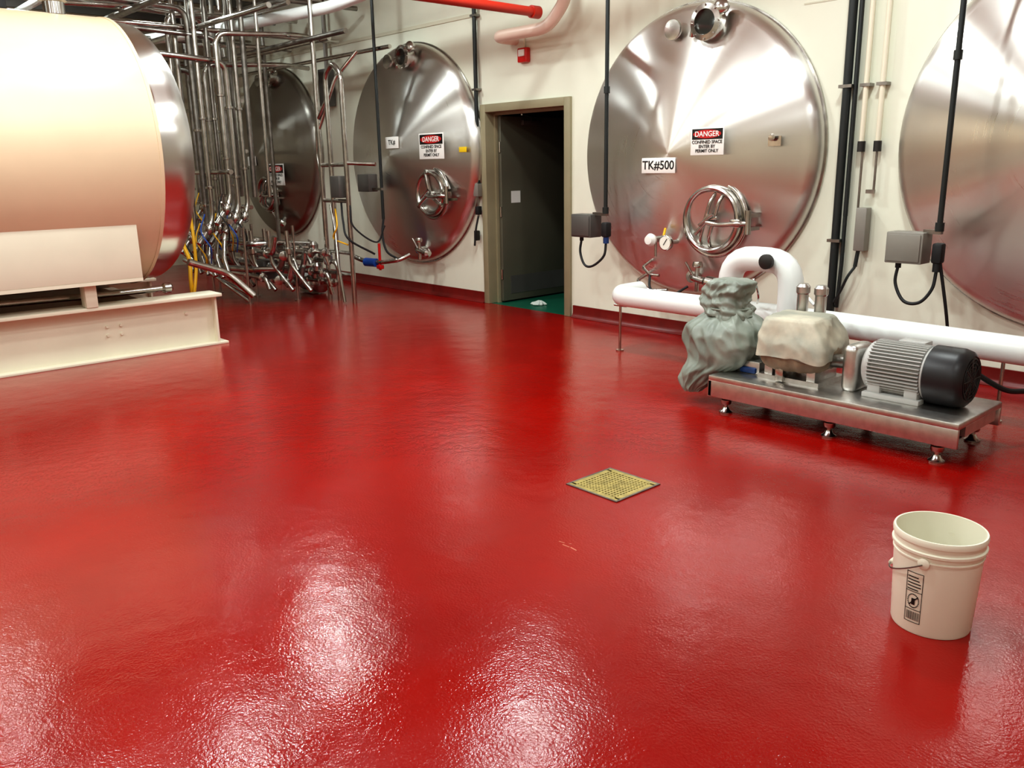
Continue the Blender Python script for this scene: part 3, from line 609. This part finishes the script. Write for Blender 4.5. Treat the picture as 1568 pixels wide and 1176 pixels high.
b.lathe([(0,0),(.08,.0),(.12,.02),(.125,.3),(.10,.33),(0,.33)],(px-.15,py-.05,.16),(1,.1,0),'motor',n=28,capend=False); b.lathe([(.11,0),(.15,.02),(.15,.09),(.10,.12),(.03,.13),(.03,.22)],(px+.18,py-.02,.17),(1,.1,0),'steel',n=28); b.b2(px-.15,px+.2,py-.12,py+.08,.012,.05,'steeld'); b.cyl((px+.26,py,.3),(px+.26,py,.55),.03,'steel'); b.cyl((px-.1,py,0.0),(px-.1,py,.03),.03,'steel'); b.cyl((px+.16,py,0.0),(px+.16,py,.03),.03,'steel')
b.obj('centrifugal_pump')
b=MB(); Y=-1.15; X0=.28
P=lambda x,y,z:(x+X0,y,z)
b.cyl(P(-3.52,Y,.0),P(-3.52,Y,4.5),.03,'steel'); b.cyl(P(-3.28,Y,.0),P(-3.28,Y,2.55),.03,'steel'); b.cyl(P(-2.93,Y,.0),P(-2.93,Y,2.55),.03,'steel')
b.tube([P(-3.28,Y,2.3),P(-3.28,Y,2.72),P(-3.1,Y,2.85),P(-2.93,Y,2.72),P(-2.93,Y,2.3)],.03,'steel')
for z in (1.68,1.25,.62,.35): b.cyl(P(-3.52,Y,z),P(-2.93,Y,z),.024,'steel')
b.tube([P(-3.28,Y,2.45),P(-3.55,Y,2.2),P(-3.60,Y,1.8),P(-3.52,Y,1.5)],.022,'steel')
b.cyl(P(-2.93,Y,1.70),P(-2.60,-.95,1.68),.024,'steel')
b.tube([P(-3.52,Y,2.1),P(-3.3,-1.0,2.7),P(-3.1,-.8,3.0)],.024,'steel')
b.tube([P(-3.35,Y,1.2),P(-3.2,Y-.05,.9),P(-3.1,Y-.1,.5),P(-3.0,Y-.1,.02)],.02,'steel')
b.curve([P(-3.1,Y,1.25),P(-3.0,Y-.05,1.0),P(-2.9,Y-.05,.8),P(-2.8,-.9,.6)],.013,'rubber'); b.curve([P(-2.9,Y,1.2),P(-2.85,Y,.95),P(-2.75,-.9,.75),P(-2.7,-.8,.95)],.011,'rubber')
b.curve([P(-3.25,Y,1.15),P(-3.1,Y-.08,.95),P(-3.2,Y-.08,.8),P(-3.0,Y,.72)],.01,'yellow')
b.box(P(-3.1,Y-.03,1.42),(.2,.1,.26),'greyd',bev=.01)
b.obj('tubular_support_frame')
b=MB(); b.tube([(-3.3,-.75,.52),(-3.1,-.70,.46),(-2.75,-.65,.46)],.03,'steel'); b.cyl((-3.05,-.70,.45),(-2.85,-.67,.45),.055,'blue'); b.cyl((-2.78,-.66,.36),(-2.78,-.66,.70),.018,'redv'); b.box((-2.78,-.66,.40),(.10,.06,.05),'redv',bev=.01); b.tube([(-2.75,-.65,.46),(-2.5,-.55,.5),(-2.45,-.42,.56)],.028,'steel'); b.obj('outlet_pipe_with_valve')
b=MB(); h=.38
b.curve([(-4.4+h,-2.6,1.2),(-4.25+h,-2.65,1.0),(-4.3+h,-2.72,.8),(-4.1+h,-2.75,.6),(-4.0+h,-2.8,.35),(-4.0+h,-2.8,.05)],.024,'yellow'); b.curve([(-4.3+h,-2.6,1.1),(-4.15+h,-2.65,.85),(-4.05+h,-2.7,.5),(-3.95+h,-2.8,.2),(-4.05+h,-2.8,.05)],.02,'yellow'); b.obj('yellow_hose')
b=MB(); b.box((-4.75,-.10,2.75),(.18,.16,.5),'greyd',bev=.01); b.cyl((-4.75,-.08,3.0),(-4.75,-.08,4.5),.03,'grey'); b.obj('junction_box')
b=MB(); b.cloth([(-.85,.30,.003,.08,.06),(-.85,.30,.02,.09,.07),(-.84,.31,.04,.05,.04),(-.84,.31,.055,.02,.02)],'rag',n=60,ex=2,amp=.03,seed=5); b.obj('crumpled_rag',smooth=50)
# ------------------------------------------------------------------ ceiling lights
LP=[(-6.4,-3.6,.9),(-4.9,-2.3,1),(-2.2,-2.05,1.0),(.9,-1.6,1.0),(4.0,-1.7,1.1),(-3.2,-5.5,.45),(0,-5.5,1.4),(3.2,-5.5,1.4),(6.6,-4.6,.9),(-.7,-3.9,.7),(2.2,-3.7,1.0),(-3,-9,.8),(1,-9,1.2),(5,-9,1.2),(8.5,-9,.9)]
for k,(x,y,s_) in enumerate(LP):
    e=empty('high_bay_light',(x,y,4.2)); b=MB()
    b.lathe([(.20,0),(.205,.0),(.17,.12),(.10,.2),(.07,.2),(.07,.3),(0,.3)],(x,y,4.2),(0,0,1),'grey',n=32,capend=False)
    b.obj('reflector_housing',e)
    l=bpy.data.lights.new('high_bay_lamp','AREA'); l.shape='DISK'; l.size=.34; l.energy=53*s_; l.color=(.90,.98,.97)
    o=bpy.data.objects.new('high_bay_lamp',l); bpy.context.collection.objects.link(o); o.location=(x,y,4.205)
    o.parent=e; o.matrix_parent_inverse=Matrix.Translation(e.location).inverted()
w=bpy.data.worlds.new('world'); sc.world=w; w.use_nodes=True; w.node_tree.nodes['Background'].inputs[0].default_value=(1,.97,.92,1); w.node_tree.nodes['Background'].inputs[1].default_value=.15
